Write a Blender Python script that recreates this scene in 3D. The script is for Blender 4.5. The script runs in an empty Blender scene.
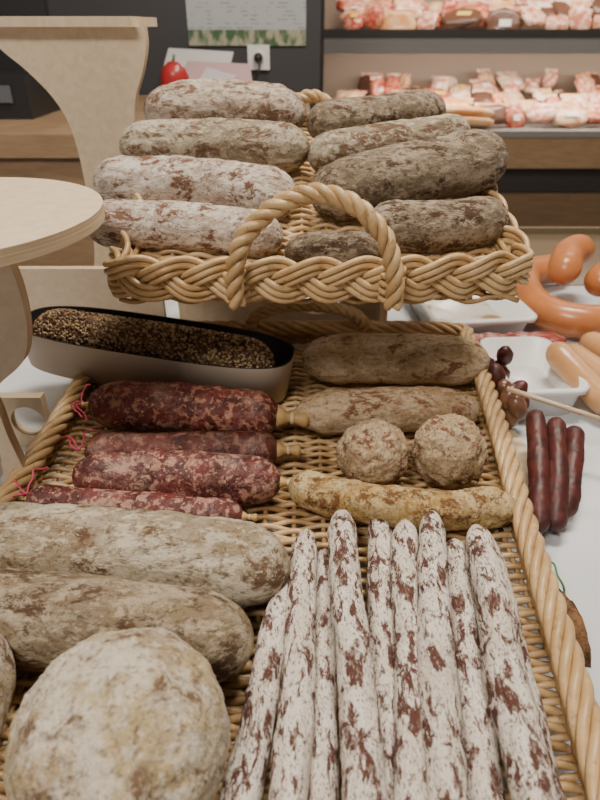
import bpy, math, random
from mathutils import Vector, Matrix, noise
random.seed(7)
scene=bpy.context.scene
V=Vector
# ------------------------------------------------------------------ materials
def newmat(name):
    m=bpy.data.materials.new(name); m.use_nodes=True
    nt=m.node_tree; b=nt.nodes['Principled BSDF']
    return m,nt,b
def c4(c): return (c[0],c[1],c[2],1)
def plain(name,col,rough=.5,metal=0,emit=None,es=0,spec=None,trans=0):
    m,nt,b=newmat(name)
    b.inputs['Base Color'].default_value=c4(col); b.inputs['Roughness'].default_value=rough
    b.inputs['Metallic'].default_value=metal
    if trans: b.inputs['Transmission Weight'].default_value=trans
    if emit:
        b.inputs['Emission Color'].default_value=c4(emit); b.inputs['Emission Strength'].default_value=es
    return m
def coords(nt,rand=True,sc=(1,1,1)):
    tc=nt.nodes.new('ShaderNodeTexCoord')
    mp=nt.nodes.new('ShaderNodeMapping'); nt.links.new(tc.outputs['Object'],mp.inputs[0])
    mp.inputs['Scale'].default_value=sc
    if rand:
        oi=nt.nodes.new('ShaderNodeObjectInfo')
        mu=nt.nodes.new('ShaderNodeMath'); mu.operation='MULTIPLY'; mu.inputs[1].default_value=7.3
        nt.links.new(oi.outputs['Random'],mu.inputs[0])
        nt.links.new(mu.outputs[0],mp.inputs['Location'])
    return mp.outputs[0]
def noi(nt,vec,scale,detail=5,rough=.6,dist=0):
    n=nt.nodes.new('ShaderNodeTexNoise'); nt.links.new(vec,n.inputs['Vector'])
    n.inputs['Scale'].default_value=scale; n.inputs['Detail'].default_value=detail
    n.inputs['Roughness'].default_value=rough; n.inputs['Distortion'].default_value=dist
    return n.outputs['Fac']
def ramp(nt,fac,a,b,lo=0,hi=1):
    r=nt.nodes.new('ShaderNodeMapRange'); r.interpolation_type='SMOOTHSTEP'
    r.inputs[1].default_value=a; r.inputs[2].default_value=b
    r.inputs[3].default_value=lo; r.inputs[4].default_value=hi
    nt.links.new(fac,r.inputs[0]); return r.outputs[0]
def vein(nt,fac,w,amt):
    a=nt.nodes.new('ShaderNodeMath'); a.operation='SUBTRACT'; a.inputs[1].default_value=.5; nt.links.new(fac,a.inputs[0])
    b=nt.nodes.new('ShaderNodeMath'); b.operation='ABSOLUTE'; nt.links.new(a.outputs[0],b.inputs[0])
    return ramp(nt,b.outputs[0],0,w,amt,0)
def mix(nt,fac,a,b):
    m=nt.nodes.new('ShaderNodeMix'); m.data_type='RGBA'
    if isinstance(fac,(int,float)): m.inputs[0].default_value=fac
    else: nt.links.new(fac,m.inputs[0])
    for i,x in ((6,a),(7,b)):
        if isinstance(x,tuple): m.inputs[i].default_value=c4(x)
        else: nt.links.new(x,m.inputs[i])
    return m.outputs[2]
def bump(nt,b,h,strength=.4,dist=.002,prev=None):
    n=nt.nodes.new('ShaderNodeBump'); n.inputs['Strength'].default_value=strength
    n.inputs['Distance'].default_value=dist
    nt.links.new(h,n.inputs['Height'])
    if prev: nt.links.new(prev,n.inputs['Normal'])
    nt.links.new(n.outputs[0],b.inputs['Normal']); return n.outputs[0]
def cured(name,mold,powder,meat,lo=.5,hi=.6,scale=40,pscale=22,fine=140,rough=.88,stretch=(.6,1,1),dust=.7,speck=.6,veins=.3,halfamt=.6):
    m,nt,b=newmat(name); v=coords(nt,True,stretch)
    col=mix(nt,ramp(nt,noi(nt,v,pscale,6,.7),.42,.58),mold,powder)
    spots=ramp(nt,noi(nt,v,scale,9,.74,.4),lo,hi)
    half=tuple((x+y)/2 for x,y in zip(mold,meat))
    if halfamt: col=mix(nt,ramp(nt,noi(nt,v,scale*.55,7,.7,.2),.50,.60,0,halfamt),col,half)
    col=mix(nt,spots,col,meat)
    if veins: col=mix(nt,vein(nt,noi(nt,v,scale*1.1,3,.55,.8),.018,veins),col,meat)
    col=mix(nt,ramp(nt,noi(nt,v,fine,8,.78),.52,.57,0,dust),col,tuple(min(.9,x*1.08) for x in powder))
    col=mix(nt,ramp(nt,noi(nt,v,fine*1.7,6,.75),.54,.59,0,speck),col,tuple(x*.8 for x in meat))
    nt.links.new(col,b.inputs['Base Color']); b.inputs['Roughness'].default_value=rough
    b.inputs['Specular IOR Level'].default_value=.25
    p=bump(nt,b,noi(nt,v,34,4,.6,.5),.7,.008)
    p=bump(nt,b,noi(nt,v,110,5,.7,.6),.8,.0035,p)
    bump(nt,b,noi(nt,v,320,6,.75),.8,.0014,p)
    return m
def chorizo(name,red,fat,rough=.45,sc=110,dusty=.5):
    m,nt,b=newmat(name); v=coords(nt)
    col=mix(nt,ramp(nt,noi(nt,v,45,5,.6),.38,.62),red,tuple(x*.4 for x in red))
    f=ramp(nt,noi(nt,v,sc,5,.6,.5),.50,.60)
    col=mix(nt,f,col,fat)
    col=mix(nt,ramp(nt,noi(nt,v,sc*1.6,4,.7),.60,.66),col,tuple(min(1,x*1.5) for x in fat))
    du=ramp(nt,noi(nt,v,22,8,.78),.50,.66,0,dusty)
    col=mix(nt,du,col,(.34,.22,.18))
    nt.links.new(col,b.inputs['Base Color'])
    nt.links.new(ramp(nt,noi(nt,v,30,5,.6),.4,.6,rough-.1,rough+.25),b.inputs['Roughness'])
    p=bump(nt,b,noi(nt,v,55,5,.65,.4),.9,.006)
    bump(nt,b,noi(nt,v,240,4,.6),.5,.0015,p)
    return m
def wood(name,a,bc,sc=(3,3,30),rough=.5,s=6):
    m,nt,b=newmat(name); v=coords(nt,False,sc)
    col=mix(nt,ramp(nt,noi(nt,v,s,6,.6,.6),.3,.7),a,bc)
    nt.links.new(col,b.inputs['Base Color']); b.inputs['Roughness'].default_value=rough
    bump(nt,b,noi(nt,v,s*3,4,.6),.1,.001); return m
def wick(name,a,bc,d,rough=.36):
    m,nt,b=newmat(name); v=coords(nt,False)
    col=mix(nt,ramp(nt,noi(nt,v,25,4,.6),.38,.62),a,bc)
    col=mix(nt,ramp(nt,noi(nt,v,90,6,.75),.55,.68,0,.8),col,d)
    nt.links.new(col,b.inputs['Base Color']); b.inputs['Roughness'].default_value=rough
    bump(nt,b,noi(nt,v,300,4,.6),.4,.001); return m

M_wick=wick('wicker_light',(.62,.435,.225),(.49,.315,.145),(.27,.145,.06))
M_wickD=wick('wicker_honey',(.45,.29,.135),(.34,.20,.085),(.17,.09,.035))
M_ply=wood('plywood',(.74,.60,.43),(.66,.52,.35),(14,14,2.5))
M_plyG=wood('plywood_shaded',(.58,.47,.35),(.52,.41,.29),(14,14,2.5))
M_plyE=wood('plywood_edge',(.50,.36,.22),(.70,.56,.39),(2,2,120))
M_big=cured('mold_grey_beige',(.34,.27,.175),(.56,.50,.385),(.14,.08,.045),.51,.60,38,24,120)
M_big2=cured('mold_olive',(.24,.18,.11),(.43,.36,.26),(.10,.06,.035),.50,.58,42,24,120)
M_ball=cured('mold_cream',(.50,.39,.22),(.66,.59,.48),(.19,.12,.075),.525,.61,38,26,120,.88,(1,1,1),.65,.55,.35)
M_white=cured('mold_white_pink',(.46,.37,.29),(.68,.61,.53),(.18,.09,.055),.50,.57,40,20,130,.88,(.6,1,1),.65,.6,.3)
M_whiteP=cured('mold_pinkish',(.37,.28,.21),(.58,.50,.41),(.16,.09,.055),.49,.57,42)
M_grn=cured('mold_greenish',(.31,.26,.18),(.53,.47,.36),(.15,.09,.055),.49,.57,42)
M_grey=cured('mold_grey_brown',(.20,.155,.105),(.39,.32,.235),(.085,.05,.03),.49,.57,44)
M_tan=cured('mold_tan',(.60,.44,.26),(.74,.61,.43),(.25,.12,.06),.54,.62,40,22,140,.88,(.6,1,1),.7,.5,.25,.35)
M_tan2=cured('mold_tan_brown',(.48,.33,.19),(.66,.52,.35),(.22,.10,.05),.51,.59,42,22,140,.88,(.6,1,1),.7,.5,.3,.5)
M_yel=cured('mold_yellow',(.45,.29,.10),(.58,.45,.24),(.17,.08,.03),.49,.57,50,26,150,.85,(1,1,1),.6,.6,.3,.5)
M_knob=cured('mold_knob',(.40,.285,.165),(.54,.425,.28),(.17,.075,.045),.51,.59,60,30,150,.9,(1,1,1),.7,.6,.25,.5)
M_stick=cured('stick_flour',(.70,.62,.53),(.80,.74,.66),(.11,.045,.034),.512,.542,92,40,300,.85,(1.25,.5,1.25),.25,.8,0,0)
M_chor=chorizo('chorizo_red',(.17,.030,.022),(.40,.18,.115))
M_chorP=chorizo('chorizo_purple',(.15,.034,.030),(.38,.20,.145),.5,120,.75)
M_chorD=chorizo('chorizo_dark',(.115,.027,.020),(.22,.09,.06),.45,90,.5)
M_string=plain('string',(.60,.48,.32),.8)
M_tie=plain('tie_tan',(.48,.30,.12),.6)
M_pink=plain('pink_string',(.65,.08,.15),.7)
# ------------------------------------------------------------------ mesh tools
class MB:
    def __init__(s): s.v=[];s.f=[];s.m=[];s.sm=[]
    def ring(s,pts):
        i=len(s.v); s.v+= [V(p) for p in pts]; return list(range(i,i+len(pts)))
    def face(s,ids,mi=0,sm=True): s.f.append(tuple(ids)); s.m.append(mi); s.sm.append(sm)
    def bridge(s,a,b,mi=0):
        n=len(a)
        for i in range(n): s.face((a[i],a[(i+1)%n],b[(i+1)%n],b[i]),mi)
    def tube(s,path,r,sides=6,mi=0,cap=True):
        path=[V(p) for p in path]; n=len(path); prev=None; up=None
        for i,p in enumerate(path):
            t=(path[min(i+1,n-1)]-path[max(i-1,0)])
            if t.length<1e-9: t=V((0,0,1))
            t.normalize()
            if up is None:
                up=V((0,0,1)) if abs(t.z)<.9 else V((1,0,0))
            up=(up-t*up.dot(t))
            if up.length<1e-6: up=t.orthogonal()
            up.normalize(); w=t.cross(up)
            rr=r[i] if isinstance(r,(list,tuple)) else r
            ids=s.ring([p+(up*math.cos(a)+w*math.sin(a))*rr for a in [2*math.pi*k/sides for k in range(sides)]])
            if prev: s.bridge(prev,ids,mi)
            elif cap: s.face(ids[::-1],mi)
            prev=ids
        if cap: s.face(prev,mi)
    def box(s,c,d,mi=0,rot=0,tx=0):
        R=Matrix.Rotation(rot,3,'Z')@Matrix.Rotation(tx,3,'X'); c=V(c)
        q=[c+R@V((x*d[0]/2,y*d[1]/2,z*d[2]/2)) for z in(-1,1) for x,y in((-1,-1),(1,-1),(1,1),(-1,1))]
        a=s.ring(q)
        for f in((3,2,1,0),(4,5,6,7),(0,1,5,4),(1,2,6,5),(2,3,7,6),(3,0,4,7)): s.face([a[i] for i in f],mi,False)
    def blob(s,c,R,mi=0,lump=.06,fr=20,seed=0,nu=24,nv=14,pw=1,rot=0,tilt=0,fine=0):
        c=V(c); Mr=Matrix.Rotation(rot,3,'Z')@Matrix.Rotation(tilt,3,'X'); rings=[]
        def sp(x): return math.copysign(abs(x)**pw,x)
        for j in range(nv+1):
            ph=math.pi*j/nv
            if j in(0,nv): ds=[V((0,0,math.cos(ph)))]
            else: ds=[V((sp(math.sin(ph))*sp(math.cos(2*math.pi*i/nu)),sp(math.sin(ph))*sp(math.sin(2*math.pi*i/nu)),sp(math.cos(ph)))) for i in range(nu)]
            P=[]
            for d in ds:
                k=1+lump*noise.noise(d*1.3*fr/10+V((seed,seed*2.1,0)))+lump*.4*noise.noise(d*fr/2.5+V((seed,0,3)))
                if fine: k+=fine*noise.noise(d*14+V((seed,0,3)))+fine*.6*noise.noise(d*30+V((seed,0,3)))
                P.append(c+Mr@V((d.x*R[0]*k,d.y*R[1]*k,d.z*R[2]*k)))
            rings.append(s.ring(P))
        for j in range(nv):
            a,b=rings[j],rings[j+1]
            if len(a)==1:
                for i in range(nu): s.face((a[0],b[i],b[(i+1)%nu]),mi)
            elif len(b)==1:
                for i in range(nu): s.face((a[(i+1)%nu],a[i],b[0]),mi)
            else:
                for i in range(nu): s.face((a[(i+1)%nu],a[i],b[i],b[(i+1)%nu]),mi)
    def obj(s,name,mats,parent=None):
        me=bpy.data.meshes.new(name)
        lo=V((min(v.x for v in s.v),min(v.y for v in s.v),min(v.z for v in s.v)))
        hi=V((max(v.x for v in s.v),max(v.y for v in s.v),max(v.z for v in s.v)))
        o=(lo+hi)/2
        me.from_pydata([v-o for v in s.v],[],s.f)
        for m in mats: me.materials.append(m)
        me.polygons.foreach_set('material_index',s.m); me.polygons.foreach_set('use_smooth',s.sm)
        me.update()
        ob=bpy.data.objects.new(name,me); ob.location=o
        scene.collection.objects.link(ob)
        if parent: ob.parent=parent
        return ob
def catmull(pts,n=16,closed=False):
    P=[V(p) for p in pts]
    if len(P)==2: P=[P[0],P[0].lerp(P[1],.5),P[1]]
    out=[]; N=len(P)
    segs=N if closed else N-1
    for i in range(segs):
        if closed: a,b,c,d=P[(i-1)%N],P[i],P[(i+1)%N],P[(i+2)%N]
        else:
            b,c=P[i],P[i+1]; a=P[i-1] if i>0 else b*2-c; d=P[i+2] if i+2<N else c*2-b
        for k in range(n):
            t=k/n
            out.append(.5*((2*b)+(c-a)*t+(2*a-5*b+4*c-d)*t*t+(3*b-a-3*c+d)*t**3))
    out.append(P[0].copy() if closed else P[-1].copy()); return out
class Path:
    def __init__(s,pts):
        s.p=pts; s.c=[0]
        for a,b in zip(pts,pts[1:]): s.c.append(s.c[-1]+(b-a).length)
        s.L=s.c[-1]; s.i=0
    def at(s,d):
        d=max(0,min(s.L,d)); lo,hi=0,len(s.c)-1
        while hi-lo>1:
            m=(lo+hi)//2
            if s.c[m]<=d: lo=m
            else: hi=m
        t=(d-s.c[lo])/max(1e-9,s.c[hi]-s.c[lo]); return s.p[lo].lerp(s.p[hi],t)
    def tan(s,d,e=.002):
        t=s.at(d+e)-s.at(d-e); return t.normalized()
def sausage(name,pts,R,mat,seed=0,lump=.05,cap=1.25,squash=1.0,nub=(0,0),taper=0,n=110,sides=52,tie=M_tie,wr=.04,capx=2.0):
    pa=Path(catmull(pts,16)); mb=MB(); L=pa.L; e=min(cap*R,L*.45)
    prev=None; up=V((0,0,1)); sd=V((seed*3.7,seed*1.3,seed*.7))
    for i in range(n+1):
        u=(1-math.cos(math.pi*i/n))/2; u=.55*u+.45*i/n
        s_=u*L; dd=min(s_,L-s_)
        r=R*(max(0,1-(1-dd/e)**capx)**.5 if dd<e else 1)
        r=max(r,R*.07)*(1-taper*(abs(2*u-1)**2.5))
        r*=1+lump*.9*noise.noise(V((u*L*14,seed*5.1,0)))
        p=pa.at(s_); t=pa.tan(s_)
        upv=(up-t*up.dot(t)).normalized(); w=t.cross(upv); P=[]
        for k in range(sides):
            a=2*math.pi*k/sides
            d=upv*math.cos(a)*squash+w*math.sin(a)
            q=p+d*r
            # coordinates stretched along the sausage -> lengthwise wrinkles
            qq=V((s_*16,math.cos(a)*R*60,math.sin(a)*R*60))+sd
            kk=1+lump*noise.noise(q*28+sd)+lump*.55*noise.noise(q*75+sd)+lump*.3*noise.noise(q*180+sd)-wr*max(0,.22-abs(noise.noise(qq*1.6)))*4
            P.append(p+d*r*kk)
        ids=mb.ring(P)
        if prev: mb.bridge(prev,ids,0)
        else: mb.face(ids[::-1],0)
        prev=ids
    mb.face(prev,0)
    for on,s0,sg in ((nub[0],0,-1),(nub[1],L,1)):
        if not on: continue
        p=pa.at(s0); t=pa.tan(s0)*sg; g=(R*.13+.001)*on
        mb.tube([p-t*R*.10,p+t*g*.8,p+t*g*1.6,p+t*g*2.4,p+t*g*3.6,p+t*g*4.2],[g*1.8,g*1.0,g*.6,g*.8,g*1.3,g*.9],8,1)
        c=p+t*g*1.6; a0=t.orthogonal().normalized(); b0=t.cross(a0)
        mb.tube([c+(a0*math.cos(x)+b0*math.sin(x))*g*.75+t*g*.10*x/3 for x in [k*math.pi/5 for k in range(21)]],g*.2,5,2)
    return mb.obj(name,[mat,tie,M_string])
def rope(mb,path,R,ns,r,pitch,mi=0,step=.004,sides=7,ph0=0):
    pa=Path(path); n=max(8,int(pa.L/step))
    frames=[]; up=None
    for i in range(n+1):
        d=pa.L*i/n; p=pa.at(d); t=pa.tan(d)
        if up is None: up=V((0,0,1)) if abs(t.z)<.9 else V((0,1,0))
        up=(up-t*up.dot(t)).normalized(); frames.append((d,p,up.copy(),t.cross(up)))
    for k in range(ns):
        mb.tube([p+(u*math.cos(ph0+2*math.pi*(d/pitch+k/ns))+w*math.sin(ph0+2*math.pi*(d/pitch+k/ns)))*R for d,p,u,w in frames],r,sides,mi)
def braid(mb,path,up,A=.0125,r=.0027,per=.12,dep=.0045,mi=0):
    pa=Path(path); up=V(up).normalized(); n=int(pa.L/.0025)
    per=pa.L/round(pa.L/per); kk=2*math.pi/per
    for st in range(3):
        for j in(-1,0,1):
            P=[]
            for i in range(n+1):
                s_=pa.L*i/n; f=kk*s_+st*2*math.pi/3
                lat=A*math.sin(f); sl=A*kk*math.cos(f); nn=math.hypot(1,sl)
                off=j*r*1.95
                s2=(s_-off*sl/nn)%pa.L; l2=lat+off/nn
                p=pa.at(s2); t=pa.tan(min(max(s2,.004),pa.L-.004),.004); out=t.cross(up).normalized()
                P.append(p+up*l2+out*(dep*math.sin(2*f)+(1-abs(j))*r*.35))
            mb.tube(P,r,8,mi)
def weave(mb,xl,xr,y0,y1,zf,step=.0062,r=.0030,rib=.028,mi=0,mi2=1):
    x0=min(xl(y0),xl(y1)); x1=max(xr(y0),xr(y1)); ribs=[]; x=x0+rib/2
    while x<x1: ribs.append(x); x+=rib
    for x in ribs:
        ys=[y0+(y1-y0)*i/30 for i in range(31)]
        P=[V((x,y,zf(y))) for y in ys if xl(y)<x<xr(y)]
        if len(P)>2: mb.tube(P,.0026,6,mi2)
    n=int((y1-y0)/step)
    for i in range(n+1):
        y=y0+step*i; a,b=xl(y),xr(y); m=int((b-a)/.005); P=[]
        jit=random.uniform(-.0008,.0008); rr=r*random.uniform(.85,1.1)
        for k in range(m+1):
            x=a+(b-a)*k/m
            ph=math.pi*((x-x0-rib/2)/rib)
            P.append(V((x,y+jit,zf(y)+.0034*math.cos(ph)*(1 if i%2 else -1))))
        mb.tube(P,rr,6,mi if (i//3)%4 else mi2)
def panel(name,outline,holes,thick,loc,mat,vertical=True,rotz=0):
    cu=bpy.data.curves.new(name,'CURVE'); cu.dimensions='2D'; cu.fill_mode='BOTH'; cu.extrude=thick/2
    for pts in [outline]+holes:
        sp=cu.splines.new('POLY'); sp.points.add(len(pts)-1)
        for i,p in enumerate(pts): sp.points[i].co=(p[0],p[1],0,1)
        sp.use_cyclic_u=True
    tmp=bpy.data.objects.new(name+'_c',cu); scene.collection.objects.link(tmp)
    dg=bpy.context.evaluated_depsgraph_get(); me=bpy.data.meshes.new_from_object(tmp.evaluated_get(dg))
    bpy.data.objects.remove(tmp)
    me.materials.clear(); me.materials.append(mat); me.materials.append(M_plyE)
    for p in me.polygons:
        p.use_smooth=False
        p.material_index=0 if abs(p.normal.z)>.7 else 1
    o=bpy.data.objects.new(name,me); scene.collection.objects.link(o); o.location=loc
    if vertical: o.rotation_euler=(math.pi/2,0,rotz)
    else: o.rotation_euler=(0,0,rotz)
    return o
def circ(cx,cy,r,n=48,ry=None): return [(cx+r*math.cos(2*math.pi*i/n),cy+(ry or r)*math.sin(2*math.pi*i/n)) for i in range(n)]
def spl(pts,n=10): return [(p.x,p.y) for p in catmull([(a,b,0) for a,b in pts],n)]
def group(name,obs):
    e=bpy.data.objects.new(name,None); scene.collection.objects.link(e)
    for o in obs: o.parent=e
    return e
def smooth_skin(name,col,col2,rough=.28,s=12):
    m,nt,b=newmat(name); v=coords(nt)
    nt.links.new(mix(nt,ramp(nt,noi(nt,v,s,4,.6),.4,.6),col,col2),b.inputs['Base Color']); b.inputs['Roughness'].default_value=rough
    bump(nt,b,noi(nt,v,40,2,.5),.15,.003); return m
# ------------------------------------------------------------------ counter & room
mb=MB(); mb.box((.15,.46,-.06),(1.9,1.32,.05)); mb.box((.15,.46,-.51),(1.86,1.28,.85))
M_counter=plain('counter_white',(.62,.65,.68),.22); mb.obj('display_counter',[M_counter])
mb=MB(); mb.box((.45,1.295,-.06),(1.3,.34,.05)); mb.box((.45,1.47,-.09),(1.3,.015,.14))
mb.obj('counter_glass_ledge',[plain('glass_painted_reflection',(.15,.115,.07),.12)])  # brown base colour stands in for wood reflected in the glass top
M_floor=wood('floor_tiles',(.20,.16,.12),(.15,.12,.09),(2,2,2),.4)
mb=MB(); mb.box((0,1.3,-.97),(8,8,.04)); mb.obj('floor',[M_floor])
mb=MB(); mb.box((0,1.3,2.02),(8,8,.04)); mb.obj('ceiling',[plain('ceiling_paint',(.50,.47,.43),.9)])
M_dark=plain('wall_charcoal',(.045,.045,.050),.6)
mb=MB(); mb.box((-1.965,2.45,.5),(4.07,.10,3.0)); mb.obj('wall_partition',[M_dark])
mb=MB(); mb.box((0,5.35,.5),(8,.1,3.0)); mb.obj('wall_back',[plain('wall_back_paint',(.35,.30,.26),.8)])
mb=MB(); mb.box((-4,1.3,.5),(.1,8,3.0)); mb.obj('wall_left',[plain('wall_left_paint',(.5,.47,.43),.8)])
mb=MB(); mb.box((4,1.3,.5),(.1,8,3.0)); mb.obj('wall_right',[plain('wall_right_paint',(.6,.56,.51),.8)])
def postermat():
    m,nt,b=newmat('poster_print')
    tc=nt.nodes.new('ShaderNodeTexCoord'); sx=nt.nodes.new('ShaderNodeSeparateXYZ'); nt.links.new(tc.outputs['Generated'],sx.inputs[0])
    r=nt.nodes.new('ShaderNodeMath'); r.operation='LESS_THAN'; r.inputs[1].default_value=.09
    nt.links.new(sx.outputs['Z'],r.inputs[0])
    v=coords(nt,False,(6,1,3))
    pic=mix(nt,ramp(nt,noi(nt,v,7,3,.5),.4,.6),(.06,.13,.06),(.40,.38,.28))
    w=nt.nodes.new('ShaderNodeTexWave'); w.bands_direction='Z'; w.inputs['Scale'].default_value=14
    nt.links.new(tc.outputs['Generated'],w.inputs['Vector'])
    txt=ramp(nt,w.outputs['Fac'],.75,.9)
    n2=ramp(nt,noi(nt,coords(nt,False,(1,1,1)),26,3,.8),.52,.56)
    mu=nt.nodes.new('ShaderNodeMath'); mu.operation='MULTIPLY'; nt.links.new(txt,mu.inputs[0]); nt.links.new(n2,mu.inputs[1])
    col=mix(nt,mu.outputs[0],(.44,.47,.48),(.22,.24,.25))
    col=mix(nt,r.outputs[0],col,pic)
    nt.links.new(col,b.inputs['Base Color']); b.inputs['Roughness'].default_value=.35
    return m
mb=MB(); mb.box((-.18,2.395,.60),(.40,.006,.52)); mb.obj('wall_poster',[postermat()])
M_wh=plain('white_plastic',(.8,.8,.78),.35); M_bk=plain('black_plastic',(.02,.02,.022),.4)
mb=MB(); mb.box((-.143,2.392,.305),(.075,.012,.075),0)
mb.blob((-.143,2.386,.305),(.022,.006,.022),0,0); mb.blob((-.143,2.372,.305),(.016,.022,.016),1,0)
mb.tube(catmull([(-.143,2.36,.305),(-.14,2.33,.27),(-.18,2.33,.215),(-.30,2.3,.20)],8),.004,6,1)
mb.obj('power_outlet',[M_wh,M_bk])
M_oak=wood('oak',(.36,.24,.14),(.28,.18,.10),(2,2,14),.5)
mb=MB(); mb.box((-.96,1.92,.165),(1.98,.90,.05)); mb.box((-.96,1.50,-.40),(1.94,.03,1.08)); mb.box((-.02,1.95,-.40),(.03,.85,1.08))
mb.obj('side_counter',[M_oak])
mb=MB()
for i,(x,y,z,w,d,rt) in enumerate([(-.30,2.12,.194,.30,.22,.2),(-.27,2.13,.202,.26,.20,-.15),(-.33,2.15,.210,.27,.20,.35),(-.22,2.2,.217,.24,.16,.0)]):
    mb.box((x,y,z),(w,d,.006),i%3,rt)
def sheet(q,mi):   # curled leaning sheet
    a,b,c,d_=[V(k) for k in q]; n=8; rows=[]
    for i in range(n+1):
        t=i/n; off=V((0,-.03*math.sin(math.pi*t),0)); rows.append((a.lerp(d_,t)+off,b.lerp(c,t)+off))
    for (p0,p1),(p2,p3) in zip(rows,rows[1:]): mb.face(mb.ring([p0,p1,p3,p2]),mi,True)
sheet([(-.46,2.24,.22),(-.24,2.18,.22),(-.22,2.30,.325),(-.44,2.33,.335)],0)
sheet([(-.38,2.14,.22),(-.14,2.10,.22),(-.16,2.2,.295),(-.37,2.26,.30)],1)
sheet([(-.33,2.08,.22),(-.22,2.04,.22),(-.2,2.16,.27),(-.3,2.2,.285)],0)
mb.obj('magazine_stack',[plain('paper_white',(.62,.59,.59),.4),plain('paper_pink',(.58,.38,.38),.4),plain('paper_grey',(.3,.32,.36),.4)])
mb=MB(); mb.blob((-.36,1.95,.262),(.040,.03,.052),0,.1,seed=2); mb.tube([(-.36,1.95,.31),(-.355,1.95,.33)],.004,6,1)
mb.obj('red_bell_pepper',[plain('red_gloss',(.40,.03,.03),.3),plain('stem_green',(.1,.2,.05),.5)])
mb=MB(); mb.box((-.80,1.85,.24),(.20,.25,.10),0); mb.box((-.80,1.95,.37),(.22,.03,.18),0); mb.box((-.80,1.72,.25),(.12,.004,.04),1)
mb.obj('counter_scale',[M_bk,plain('screen_grey',(.12,.13,.15),.2)])
# ------------------------------------------------------------------ refrigerated case
M_fr=plain('case_white',(.72,.70,.68),.35); M_frd=plain('case_dark',(.05,.045,.045),.5); M_ed=plain('case_grey_edge',(.26,.255,.25),.35)
M_led=plain('led_strip',(1,1,1),.4,0,(1,.90,.78),6)
mb=MB()
X0,X1=.12,3.2; xc=(X0+X1)/2; w=X1-X0
mb.box((xc,3.85,-.095),(w,.75,.03),2)
mb.box((xc,3.50,-.19),(w,.04,.16),3)
mb.box((xc,3.56,-.34),(w,.04,.14),1)
mb.box((xc,3.50,-.68),(w,.04,.54),4)
mb.box((xc,4.24,.5),(w,.03,1.2),5)
mb.box((X0-.015,3.87,.2),(.03,.77,2.3),1)
mb.box((X1,3.87,.2),(.03,.77,2.3),1)
mb.box((xc,3.88,.345),(w,.64,.02),0)
mb.box((xc,3.56,.325),(w,.015,.10),2)
mb.box((xc,3.55,.365),(w,.008,.035),1)
mb.box((xc,3.62,.325),(w,.03,.015),6)
mb.box((xc,3.88,.95),(w,.7,.03),0); mb.box((xc,3.56,.90),(w,.03,.015),6)
mb.obj('refrigerated_case',[M_fr,M_frd,M_ed,M_oak,wood('walnut_panel',(.20,.13,.075),(.15,.10,.06),(1,1,10)),plain('case_back',(.36,.28,.22),.5),M_led])
packs=[smooth_skin('pack_pink',(.62,.20,.13),(.82,.60,.46),.2,30),smooth_skin('pack_red',(.45,.05,.03),(.66,.28,.18),.2,35),smooth_skin('pack_white',(.85,.76,.64),(.72,.38,.26),.2,22),smooth_skin('pack_orange',(.72,.32,.11),(.78,.52,.28),.25,18),smooth_skin('pack_cream',(.80,.58,.36),(.62,.27,.17),.25,24),plain('label_white',(.85,.83,.76),.4),plain('label_yellow',(.75,.55,.12),.4),plain('pack_dark',(.13,.06,.04),.25)]
mb=MB()
for zz,y0,y1 in ((-.08,3.56,4.15),(.355,3.62,4.15)):
    for row in range(5):
        y=y0+(y1-y0)*row/5+.06; x=X0+.06+random.uniform(0,.05)
        while x<X1-.15:
            ww=random.uniform(.07,.20); hh=random.uniform(.06,.14); mi=random.choice([0,0,1,1,2,3,4,7]); rt=random.uniform(-.7,.7); tl=random.uniform(.3,1.3)
            cz=zz+.055+row*.030+random.uniform(-.015,.03)
            if random.random()<.88:
                mb.blob((x+ww/2,y,cz),(ww*.52,hh*.62,random.uniform(.014,.03)),mi,.30,28,random.random()*9,16,8,random.uniform(.5,.9),rt,tl)
                Rr=Matrix.Rotation(rt,3,'Z')@Matrix.Rotation(tl,3,'X')
                if random.random()<.45:
                    c=V((x+ww/2,y,cz))+Rr@V((random.uniform(-.02,.02),random.uniform(-.02,.02),.026)); mb.box(c,(ww*.35,hh*.3,.002),random.choice([5,5,1,6]),rt,tl)
                c=V((x+ww/2,y,cz))+Rr@V((0,hh*.62,.004)); mb.box(c,(ww*.9,.022,.003),random.choice([2,3,0]),rt,tl)
            x+=ww*random.uniform(.9,1.2)
for k in range(6):
    z=-.045+.04*(k//3); x=.60; yy=3.53+.045*(k%3)+.02*(k//3)
    mb.tube(catmull([(x,yy,z),(x+.22,yy+.01,z+.01),(x+.44,yy,z)],6),[.012]+[.022]*11+[.012],10,3)
mb.obj('packaged_meats',packs)
# ------------------------------------------------------------------ plywood stands
def hour(pts): return spl(pts,8)
d=panel('pedestal_top',circ(0,0,.132,96),[],.012,(-.296,.490,.266),M_ply,False)
r1=hour([(-.236,.260),(-.230,.22),(-.232,.18),(-.243,.150),(-.268,.128),(-.284,.108),(-.287,.07),(-.292,.03),(-.300,-.034)])
l1=[(-.574-x+.01,y) for x,y in r1][::-1]
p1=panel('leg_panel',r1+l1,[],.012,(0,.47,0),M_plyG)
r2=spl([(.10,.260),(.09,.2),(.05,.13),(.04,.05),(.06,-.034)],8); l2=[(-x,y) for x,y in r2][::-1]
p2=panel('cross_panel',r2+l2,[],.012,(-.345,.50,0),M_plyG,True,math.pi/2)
group('round_plywood_pedestal',[d,p1,p2])
r3=hour([(-.212,.398),(-.213,.375),(-.222,.345),(-.237,.31),(-.244,.27),(-.246,.2),(-.25,.12),(-.25,.04),(-.24,-.034)])
l3=hour([(-.425,.398),(-.418,.375),(-.385,.345),(-.355,.31),(-.338,.27),(-.332,.2),(-.335,.1),(-.35,.03),(-.37,-.034)])[::-1]
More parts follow.
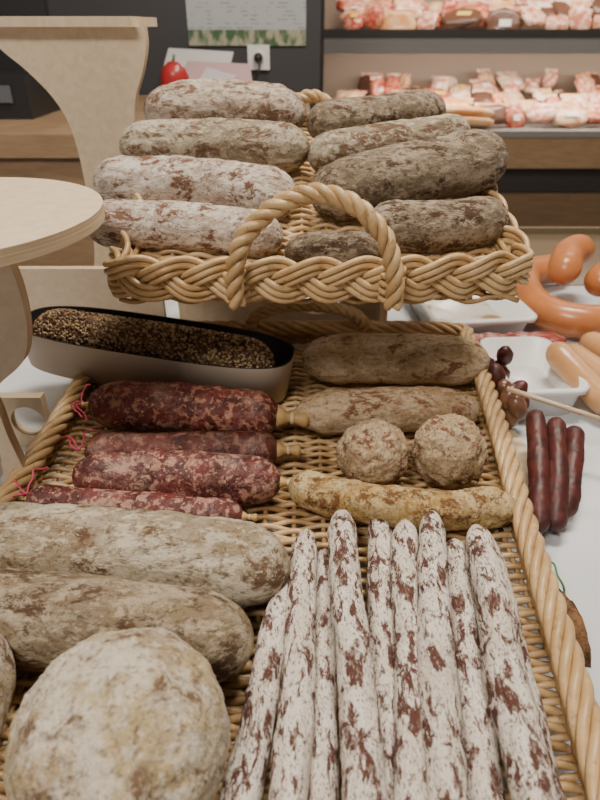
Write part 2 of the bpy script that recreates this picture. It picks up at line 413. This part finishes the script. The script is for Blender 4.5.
p3=panel('leg_panel',r3+l3,[],.018,(0,.972,0),M_ply)
mb=MB(); mb.box((-.350,1.03,.404),(.25,.17,.012)); s1=mb.obj('shelf_board',[M_ply])
r4=[(.06,.398),(.05,.3),(.02,.2),(.03,.1),(.06,-.034)]; r4=spl(r4,8)
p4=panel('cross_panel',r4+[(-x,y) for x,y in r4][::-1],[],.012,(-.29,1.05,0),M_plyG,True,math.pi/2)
group('tall_plywood_stand',[p3,s1,p4])
p5=panel('riser_panel',[(-.19,-.034),(.125,-.034),(.125,.225),(-.19,.225)],[circ(.028,.062,.048)],.014,(0,.88,0),M_ply)
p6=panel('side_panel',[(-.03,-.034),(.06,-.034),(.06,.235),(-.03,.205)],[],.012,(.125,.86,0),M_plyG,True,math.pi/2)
group('basket_riser_stand',[p5,p6])
p7=panel('perforated_plywood_board',[(-.46,-.034),(-.300,-.034),(-.300,.035),(-.46,.035)],[circ(-.322,.002,.020,32)],.012,(0,.595,0),M_ply)
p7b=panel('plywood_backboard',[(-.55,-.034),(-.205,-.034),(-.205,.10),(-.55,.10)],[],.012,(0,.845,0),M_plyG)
p8=panel('round_plywood_base',circ(0,0,.155,72),[],.016,(.107,.555,-.021),M_ply,False)
p9=panel('round_plywood_base',circ(0,0,.14,72),[],.016,(-.08,.24,-.021),M_ply,False)
# ------------------------------------------------------------------ lower wicker tray
mb=MB()
rimpts=[(.163,.07,.022),(.178,.177,.022),(.189,.27,.022),(.202,.403,.022),(.218,.53,.022),(.231,.656,.022),(.238,.76,.022),(.215,.80,.022),(0,.805,.022),(-.245,.80,.022),(-.272,.77,.022),(-.272,.62,.022),(-.274,.46,.022),(-.29,.30,.022),(-.30,.08,.022),(-.28,.055,.022),(0,.05,.022),(.14,.05,.022)]
rp=catmull(rimpts,14,True)
rope(mb,rp,.0072,5,.0042,.11,0,.004,8)
mb.tube(rp,.0045,6,1)
for dz,ox in((.009,.0),(.001,.0)):
    rope(mb,[p+V((0,0,dz-.022)) for p in rp],.0026,2,.0034,.03,1,.005,6)
def interp(T):
    def f(y):
        for (a,b),(c,d_) in zip(T,T[1:]):
            if y<=c: return b+(d_-b)*(y-a)/(c-a)
        return T[-1][1]
    return f
rx=interp([(.05,.150),(.177,.1755),(.27,.187),(.403,.200),(.53,.216),(.656,.229),(.82,.238)])
lx=interp([(.05,-.30),(.30,-.29),(.46,-.274),(.62,-.272),(.82,-.272)])
weave(mb,lx,rx,.06,.79,lambda y:-.006)
hp=catmull([(-.075,.80,.02),(-.06,.79,.050),(-.01,.78,.068),(.05,.78,.064),(.085,.79,.045),(.095,.80,.02)],10)
rope(mb,hp,.005,3,.0045,.04,0,.004)
mb.obj('wicker_tray',[M_wick,M_wickD])
# ------------------------------------------------------------------ upper wicker basket
zf=lambda y:.172+.28*(y-.575)
mb=MB()
up=[(0,.945),(-.18,.935),(-.192,.90),(-.188,.75),(-.184,.62),(-.183,.575),(-.172,.557),(-.09,.551),(.02,.550),(.13,.557),(.208,.570),(.224,.584),(.226,.66),(.224,.75),(.218,.90),(.20,.935)]
def rimz(y): return .192+max(0,(y-.60))*.24 -(.0 if y<.6 else .004)
ub=catmull([(x,y,rimz(y)) for x,y in up],16,True)
braid(mb,ub,(0,-.05,1),A=.0140,r=.0032,per=.135,dep=.0065,mi=0)
cxy=V((.02,.75,0))
for dz in(-.017,-.010,-.003,.004):
    mb.tube([p+V((0,.0,dz))+(cxy-V((p.x,p.y,0))).normalized()*.012 for p in ub],.0034,6,1)
weave(mb,lambda y:-.180,lambda y:.218,.562,.93,zf)
fh=catmull([(-.060,.536,.172),(-.061,.533,.20),(-.052,.534,.235),(-.024,.541,.262),(.012,.546,.274),(.048,.542,.265),(.076,.534,.238),(.088,.531,.20),(.088,.531,.172)],12)
rope(mb,fh,.0050,3,.0044,.045,0,.003,8)
for X in(-.061,.088):
    for dz in(-.012,-.004,.004,.012):
        P=[V((X+.012*math.cos(a)*.9,.552+.019*math.sin(a),.19+dz+.003*math.cos(a))) for a in [2*math.pi*k/16 for k in range(17)]]
        mb.tube(P,.003,6,0)
bh=catmull([(-.04,.94,.275),(-.02,.94,.302),(.015,.935,.316),(.045,.94,.302),(.06,.94,.275)],10)
rope(mb,bh,.005,3,.0045,.04,0,.004)
mb.obj('wicker_basket',[M_wick,M_wickD])
# ------------------------------------------------------------------ sausages: upper basket
S=sausage
S('dry_cured_salami',[(-.212,.902,.301),(-.10,.892,.304),(.008,.872,.300)],.030,M_whiteP,1,.06)
S('dry_cured_salami',[(-.225,.800,.270),(-.107,.808,.274),(.012,.792,.270)],.0295,M_grn,2,.06)
S('dry_cured_salami',[(-.245,.742,.240),(-.125,.733,.240),(-.004,.690,.236)],.0310,M_white,3,.05)
S('dry_cured_salami',[(-.232,.652,.218),(-.125,.652,.214),(-.018,.632,.208)],.0262,M_white,4,.05)
S('dry_cured_salami',[(-.195,.945,.312),(-.10,.945,.314),(-.008,.935,.307)],.0225,M_whiteP,12,.06)
S('dry_cured_salami',[(.010,.845,.290),(.10,.880,.296),(.198,.910,.302)],.027,M_grey,5,.06)
S('dry_cured_salami',[(.010,.775,.264),(.12,.808,.274),(.215,.825,.284)],.027,M_grn,6,.06)
S('dry_cured_salami',[(.012,.685,.236),(.126,.718,.256),(.238,.738,.272)],.035,M_grey,7,.05)
S('dry_cured_salami',[(.070,.640,.218),(.150,.650,.215),(.228,.668,.218)],.0285,M_grey,8,.06)
S('dry_cured_salami',[(-.016,.602,.202),(.04,.603,.202),(.085,.600,.200)],.0215,M_grey,9,.06)
# ------------------------------------------------------------------ lower tray items
S('tan_dry_salami',[(.002,.682,.035),(.12,.684,.036),(.242,.676,.035)],.0325,M_tan,21,.05,1.6)
S('tan_dry_salami',[(-.006,.565,.028),(.10,.574,.029),(.205,.575,.028)],.0255,M_tan2,22,.06,1.9,nub=(.9,0))
S('curved_yellow_salami',[(-.010,.452,.022),(.037,.432,.021),(.091,.417,.021),(.145,.414,.021),(.200,.422,.021)],.0205,M_yel,23,.17,nub=(1,0))
for nm,c,R,s in (('round_salami_ball',(.073,.484,.034),(.036,.036,.034),3),('round_salami_ball',(.150,.486,.036),(.037,.036,.036),8)):
    mb=MB(); mb.blob(c,R,0,.08,26,s,96,64,fine=.035); mb.obj(nm,[M_knob])
S('red_chorizo',[(-.236,.566,.040),(-.135,.566,.036),(-.022,.556,.030)],.0275,M_chor,31,.08,nub=(.8,1.7))
S('red_chorizo',[(-.225,.504,.020),(-.12,.508,.020),(-.022,.508,.020)],.0205,M_chorD,32,.07,1.0,nub=(0,1.5))
S('red_chorizo',[(-.222,.458,.026),(-.115,.461,.025),(-.018,.450,.025)],.0240,M_chorP,33,.09,nub=(0,.9))
S('red_chorizo',[(-.258,.432,.020),(-.16,.424,.016),(-.052,.414,.014)],.0155,M_chorP,34,.08,nub=(.8,1))
S('large_dry_salami',[(-.29,.362,.035),(-.139,.350,.035),(-.008,.330,.035)],.0345,M_big,41,.06,1.4)
S('large_dry_salami',[(-.27,.294,.033),(-.130,.282,.033),(-.033,.263,.033)],.0325,M_big2,42,.06)
S('large_dry_salami',[(-.229,.275,.033),(-.215,.18,.033),(-.200,.09,.033)],.033,M_ball,43,.05)
mb=MB(); mb.blob((-.1005,.186,.056),(.0605,.062,.055),0,.06,14,5,160,100,fine=.018); mb.obj('large_round_salami',[M_ball])
mb=MB()
for (x,y,z) in((-.243,.567,.042),(-.232,.506,.022),(-.258,.434,.024)):
    for k in range(3):
        a=random.uniform(1.8,4.2); P=[V((x,y,z))]
        for j in range(6):
            a+=random.uniform(-.8,.8); P.append(P[-1]+V((math.cos(a)*.006,math.sin(a)*.006,random.uniform(-.001,.006) if j<3 else -.003)))
        mb.tube(catmull(P,6),.0010,6,0)
mb.obj('pink_butcher_twine',[M_pink])
ST=[((-.0096,.330,.020),(-.047,.10,.020),.0116),((.0062,.384,.026),(-.013,.10,.024),.0120),((.020,.375,.011),(.011,.10,.011),.0105),
((.0371,.400,.034),(.0355,.10,.034),.0124),((.0738,.424,.012),(.044,.10,.010),.0115),((.0937,.396,.025),(.056,.10,.026),.0110),
((.1165,.398,.034),(.074,.10,.034),.0127),((.1374,.385,.013),(.096,.10,.013),.0120),((.152,.383,.032),(.127,.10,.032),.0145),((.161,.34,.012),(.14,.10,.011),.0110)]
for i,(a,b,r) in enumerate(ST):
    a=V(a);b=V(b); m=a.lerp(b,.5)+V((random.uniform(-.003,.003),0,random.uniform(0,.001)))
    m0=a.lerp(b,.25)+V((random.uniform(-.0025,.0025),0,0))
    S('fuet_stick_salami',[a,m0,m,b],r,M_stick,50+i,.14,2.8,1.0,(0,0),0,n=150,sides=30,wr=.06,capx=2.0)
# ------------------------------------------------------------------ seed-crusted salami in boat tray
ang=math.atan2(.648-.712,.330); ct=V((-.184,.682,.044)); Rz=Matrix.Rotation(ang,3,'Z')@Matrix.Rotation(.065,3,'Y')
mb=MB()
def boat(a,b,z,n=72,p=.62):
    return [ct+Rz@V((math.copysign(abs(math.cos(t))**p,math.cos(t))*a,math.copysign(abs(math.sin(t))**p,math.sin(t))*b,z)) for t in [2*math.pi*k/n for k in range(n)]]
o0=mb.ring(boat(.172,.046,-.030)); o1=mb.ring(boat(.178,.055,.026)); o1b=mb.ring(boat(.178,.055,.026)); i1=mb.ring(boat(.176,.053,.026)); i1b=mb.ring(boat(.176,.053,.026)); i0=mb.ring(boat(.170,.044,-.028))
mb.face(o0[::-1],0,False); mb.bridge(o0,o1,0); mb.bridge(o1b,i1,1); mb.bridge(i1b,i0,1); mb.face(i0,1,False)
bt=mb.obj('boat_tray',[plain('card_beige',(.60,.50,.41),.6),plain('card_black',(.02,.018,.016),.5)])
sp=[ct+Rz@V((-.156,-.012,.014)),ct+Rz@V((0,-.012,.016)),ct+Rz@V((.156,-.012,.013))]
M_crust=cured('pepper_crust',(.12,.07,.04),(.20,.13,.07),(.05,.03,.02),.45,.6,120)
so=S('salami_body',sp,.0305,M_crust,61,.04)
mb=MB(); pa=Path(catmull(sp,16))
oc=[V(d) for d in((1,0,0),(-1,0,0),(0,1,0),(0,-1,0),(0,0,1),(0,0,-1))]
of=[(0,2,4),(2,1,4),(1,3,4),(3,0,4),(2,0,5),(1,2,5),(3,1,5),(0,3,5)]
for k in range(5200):
    s_=random.uniform(0,pa.L); a=random.uniform(-2.1,2.1); dd=min(s_,pa.L-s_); e=.0382
    r=.0307*(math.sqrt(max(0,1-(1-dd/e)**2)) if dd<e else 1)
    t=pa.tan(s_); u=V((0,0,1)); u=(u-t*u.dot(t)).normalized(); w_=t.cross(u)
    p=pa.at(s_)+(u*math.cos(a)+w_*math.sin(a))*r
    g=random.uniform(.0011,.0023); Rm=Matrix.Rotation(random.uniform(0,6),3,V((random.random(),random.random(),1)).normalized())
    ids=mb.ring([p+Rm@V((d.x*g*1.3,d.y*g,d.z*g)) for d in oc]); mi=random.choice([0,0,0,1,1,2])
    for f in of: mb.face([ids[i] for i in f],mi)
sd=mb.obj('seeds',[plain('seed_tan',(.50,.35,.20),.5),plain('seed_brown',(.25,.14,.07),.5),plain('pepper_dark',(.08,.04,.025),.5)])
group('seed_crusted_salami',[bt,so,sd])
# ------------------------------------------------------------------ right hand side
def bowl(name,cx,cy,w,d,h,rot,res):
    mb=MB(); R=Matrix.Rotation(rot,3,'Z')
    def rr(w,d,z,r=.02,n=6):
        P=[]
        for sx,sy,a0 in((1,1,0),(-1,1,90),(-1,-1,180),(1,-1,270)):
            for k in range(n+1):
                a=math.radians(a0+90*k/n); P.append(V((cx,cy,0))+R@V((sx*(w/2-r)+r*math.cos(a),sy*(d/2-r)+r*math.sin(a),z)))
        return mb.ring(P)
    z0=-.034
    a=rr(w*.86,d*.86,z0); b=rr(w*.96,d*.96,z0+h*.85); b2=rr(w*1.04,d*1.04,z0+h*.85); c=rr(w*1.04,d*1.04,z0+h); e=rr(w*.94,d*.94,z0+h); f=rr(w*.84,d*.84,z0+.004)
    mb.face(a[::-1],0)
    for p,q in((a,b),(b,b2),(b2,c),(c,e),(e,f)): mb.bridge(p,q,0)
    mb.face(f,1)
    return mb.obj(name,[M_wh,res])
m_res,nt,b=newmat('tray_residue'); v=coords(nt); nt.links.new(mix(nt,ramp(nt,noi(nt,v,14,5,.6),.45,.58),(.68,.64,.58),(.38,.24,.12)),b.inputs['Base Color']); b.inputs['Roughness'].default_value=.3
bowl('white_food_tray',.280,.955,.165,.20,.045,.12,m_res)
bowl('white_food_tray',.315,.720,.10,.15,.045,.05,plain('tray_inside',(.7,.7,.7),.3))
M_or=smooth_skin('lyoner_skin',(.54,.20,.07),(.46,.165,.055)); M_orp=smooth_skin('frank_skin',(.60,.33,.16),(.54,.28,.12))
S('lyoner_ring_sausage',[(.52,1.13,.0),(.43,1.08,.005),(.395,.99,.005),(.405,.91,0),(.46,.875,0),(.56,.89,.0)],.027,M_or,71,.02,wr=0)
S('lyoner_ring_sausage',[(.436,.945,.045),(.450,.985,.055),(.475,1.03,.060),(.52,1.07,.060)],.027,M_or,72,.02,wr=0)
S('lyoner_ring_sausage',[(.48,.925,.035),(.52,.965,.045),(.60,1.0,.045)],.027,M_or,73,.02,wr=0)
S('frankfurter',[(.395,.80,-.012),(.418,.72,-.012),(.435,.63,-.012)],.019,M_orp,74,.02,wr=0)
S('frankfurter',[(.352,.755,.018),(.374,.70,.002),(.394,.63,-.010)],.019,M_orp,75,.02,wr=0)
S('frankfurter',[(.44,.84,-.012),(.465,.76,-.012),(.48,.66,-.012)],.019,M_orp,76,.02,wr=0)
M_dk=smooth_skin('dark_link_skin',(.095,.020,.016),(.05,.013,.012),.48,70)
for i,(a,b_) in enumerate([((.262,.560,.035),(.232,.425,-.018)),((.284,.553,.03),(.250,.43,-.02)),((.306,.55,.02),(.268,.45,-.02))]):
    a=V(a);b_=V(b_); S('dark_link_sausage',[a,a.lerp(b_,.5)+V((0,0,.006)),b_],.0108,M_dk,80+i,.12)
mb=MB(); mb.tube([(.235,.585,.050),(.36,.535,.028)],.003,8); mb.obj('wooden_skewer',[M_plyE])
mb=MB()
for i in range(15):
    a=random.uniform(0,6.28)
    mb.blob((.260+.014*math.cos(a),.64+random.uniform(-.06,.07),.0+random.uniform(-.005,.03)),(.011,.011,.017),i%2,.1,20,i,14,10,1,a,.5)
mb.obj('mini_salami_bunch',[M_dk,smooth_skin('mini_tan',(.20,.10,.055),(.11,.04,.028))])
mb=MB()
for i in range(9):
    mb.blob((.43+random.uniform(-.07,.09),.50+random.uniform(-.08,.12),-.020),(.035,.025,.012),i%2,.3,30,i,14,8,.7,random.uniform(0,3))
mb.blob((.355,.826,-.016),(.05,.022,.016),0,.3,30,3,20,10,.7); mb.blob((.290,.828,-.016),(.035,.02,.014),1,.3,30,5,20,10,.7)
mb.obj('shrink_wrapped_meats',[smooth_skin('wrap_red',(.28,.05,.04),(.45,.2,.17),.12,40),smooth_skin('wrap_pale',(.5,.33,.3),(.3,.07,.06),.12,40)])
mb=MB(); mb.blob((.216,.318,-.016),(.013,.036,.018),0,.2,22,4,36,24,fine=.03); mb.obj('bread_crust_piece',[cured('crust',(.18,.09,.04),(.25,.13,.06),(.07,.035,.02),.5,.6,60)])
mb=MB(); mb.tube(catmull([(.225,.40,-.034),(.227,.38,-.01),(.223,.36,-.004),(.227,.35,-.012),(.225,.34,-.034)],8),.001,6); mb.obj('green_wire',[plain('wire_green',(.07,.22,.09),.4)])
# ------------------------------------------------------------------ lights
def area(name,loc,size,sy,e,col=(1,.90,.77),rot=(0,0,0)):
    l=bpy.data.lights.new(name,'AREA'); l.shape='RECTANGLE'; l.size=size; l.size_y=sy; l.energy=e; l.color=col
    o=bpy.data.objects.new(name,l); o.location=loc; o.rotation_euler=rot; scene.collection.objects.link(o)
area('ceiling_lamp',(.35,.95,1.9),.7,.3,48)
area('ceiling_lamp',(-.7,-.7,1.9),.8,.4,38,(1,.91,.80),(math.radians(35),0,math.radians(-20)))
area('ceiling_lamp',(1.6,2.6,1.9),1.5,.5,16)
area('case_lamp',(1.6,3.62,.27),2.8,.05,17,(1,.87,.72),(math.radians(20),0,0))
area('case_lamp',(1.6,3.62,.88),2.8,.05,17,(1,.87,.72),(math.radians(20),0,0))
w_=bpy.data.worlds.new('world'); scene.world=w_; w_.use_nodes=True
w_.node_tree.nodes['Background'].inputs[0].default_value=(1,.94,.86,1); w_.node_tree.nodes['Background'].inputs[1].default_value=.25
# ------------------------------------------------------------------ camera
cd=bpy.data.cameras.new('camera'); cam=bpy.data.objects.new('camera',cd); scene.collection.objects.link(cam)
cam.location=(0,0,.40); cam.rotation_euler=(math.radians(90-32),0,0)
cd.sensor_fit='VERTICAL'; cd.sensor_height=36; cd.lens=27; cd.clip_start=.01
cd.dof.use_dof=True; cd.dof.focus_distance=.55; cd.dof.aperture_fstop=8
scene.camera=cam
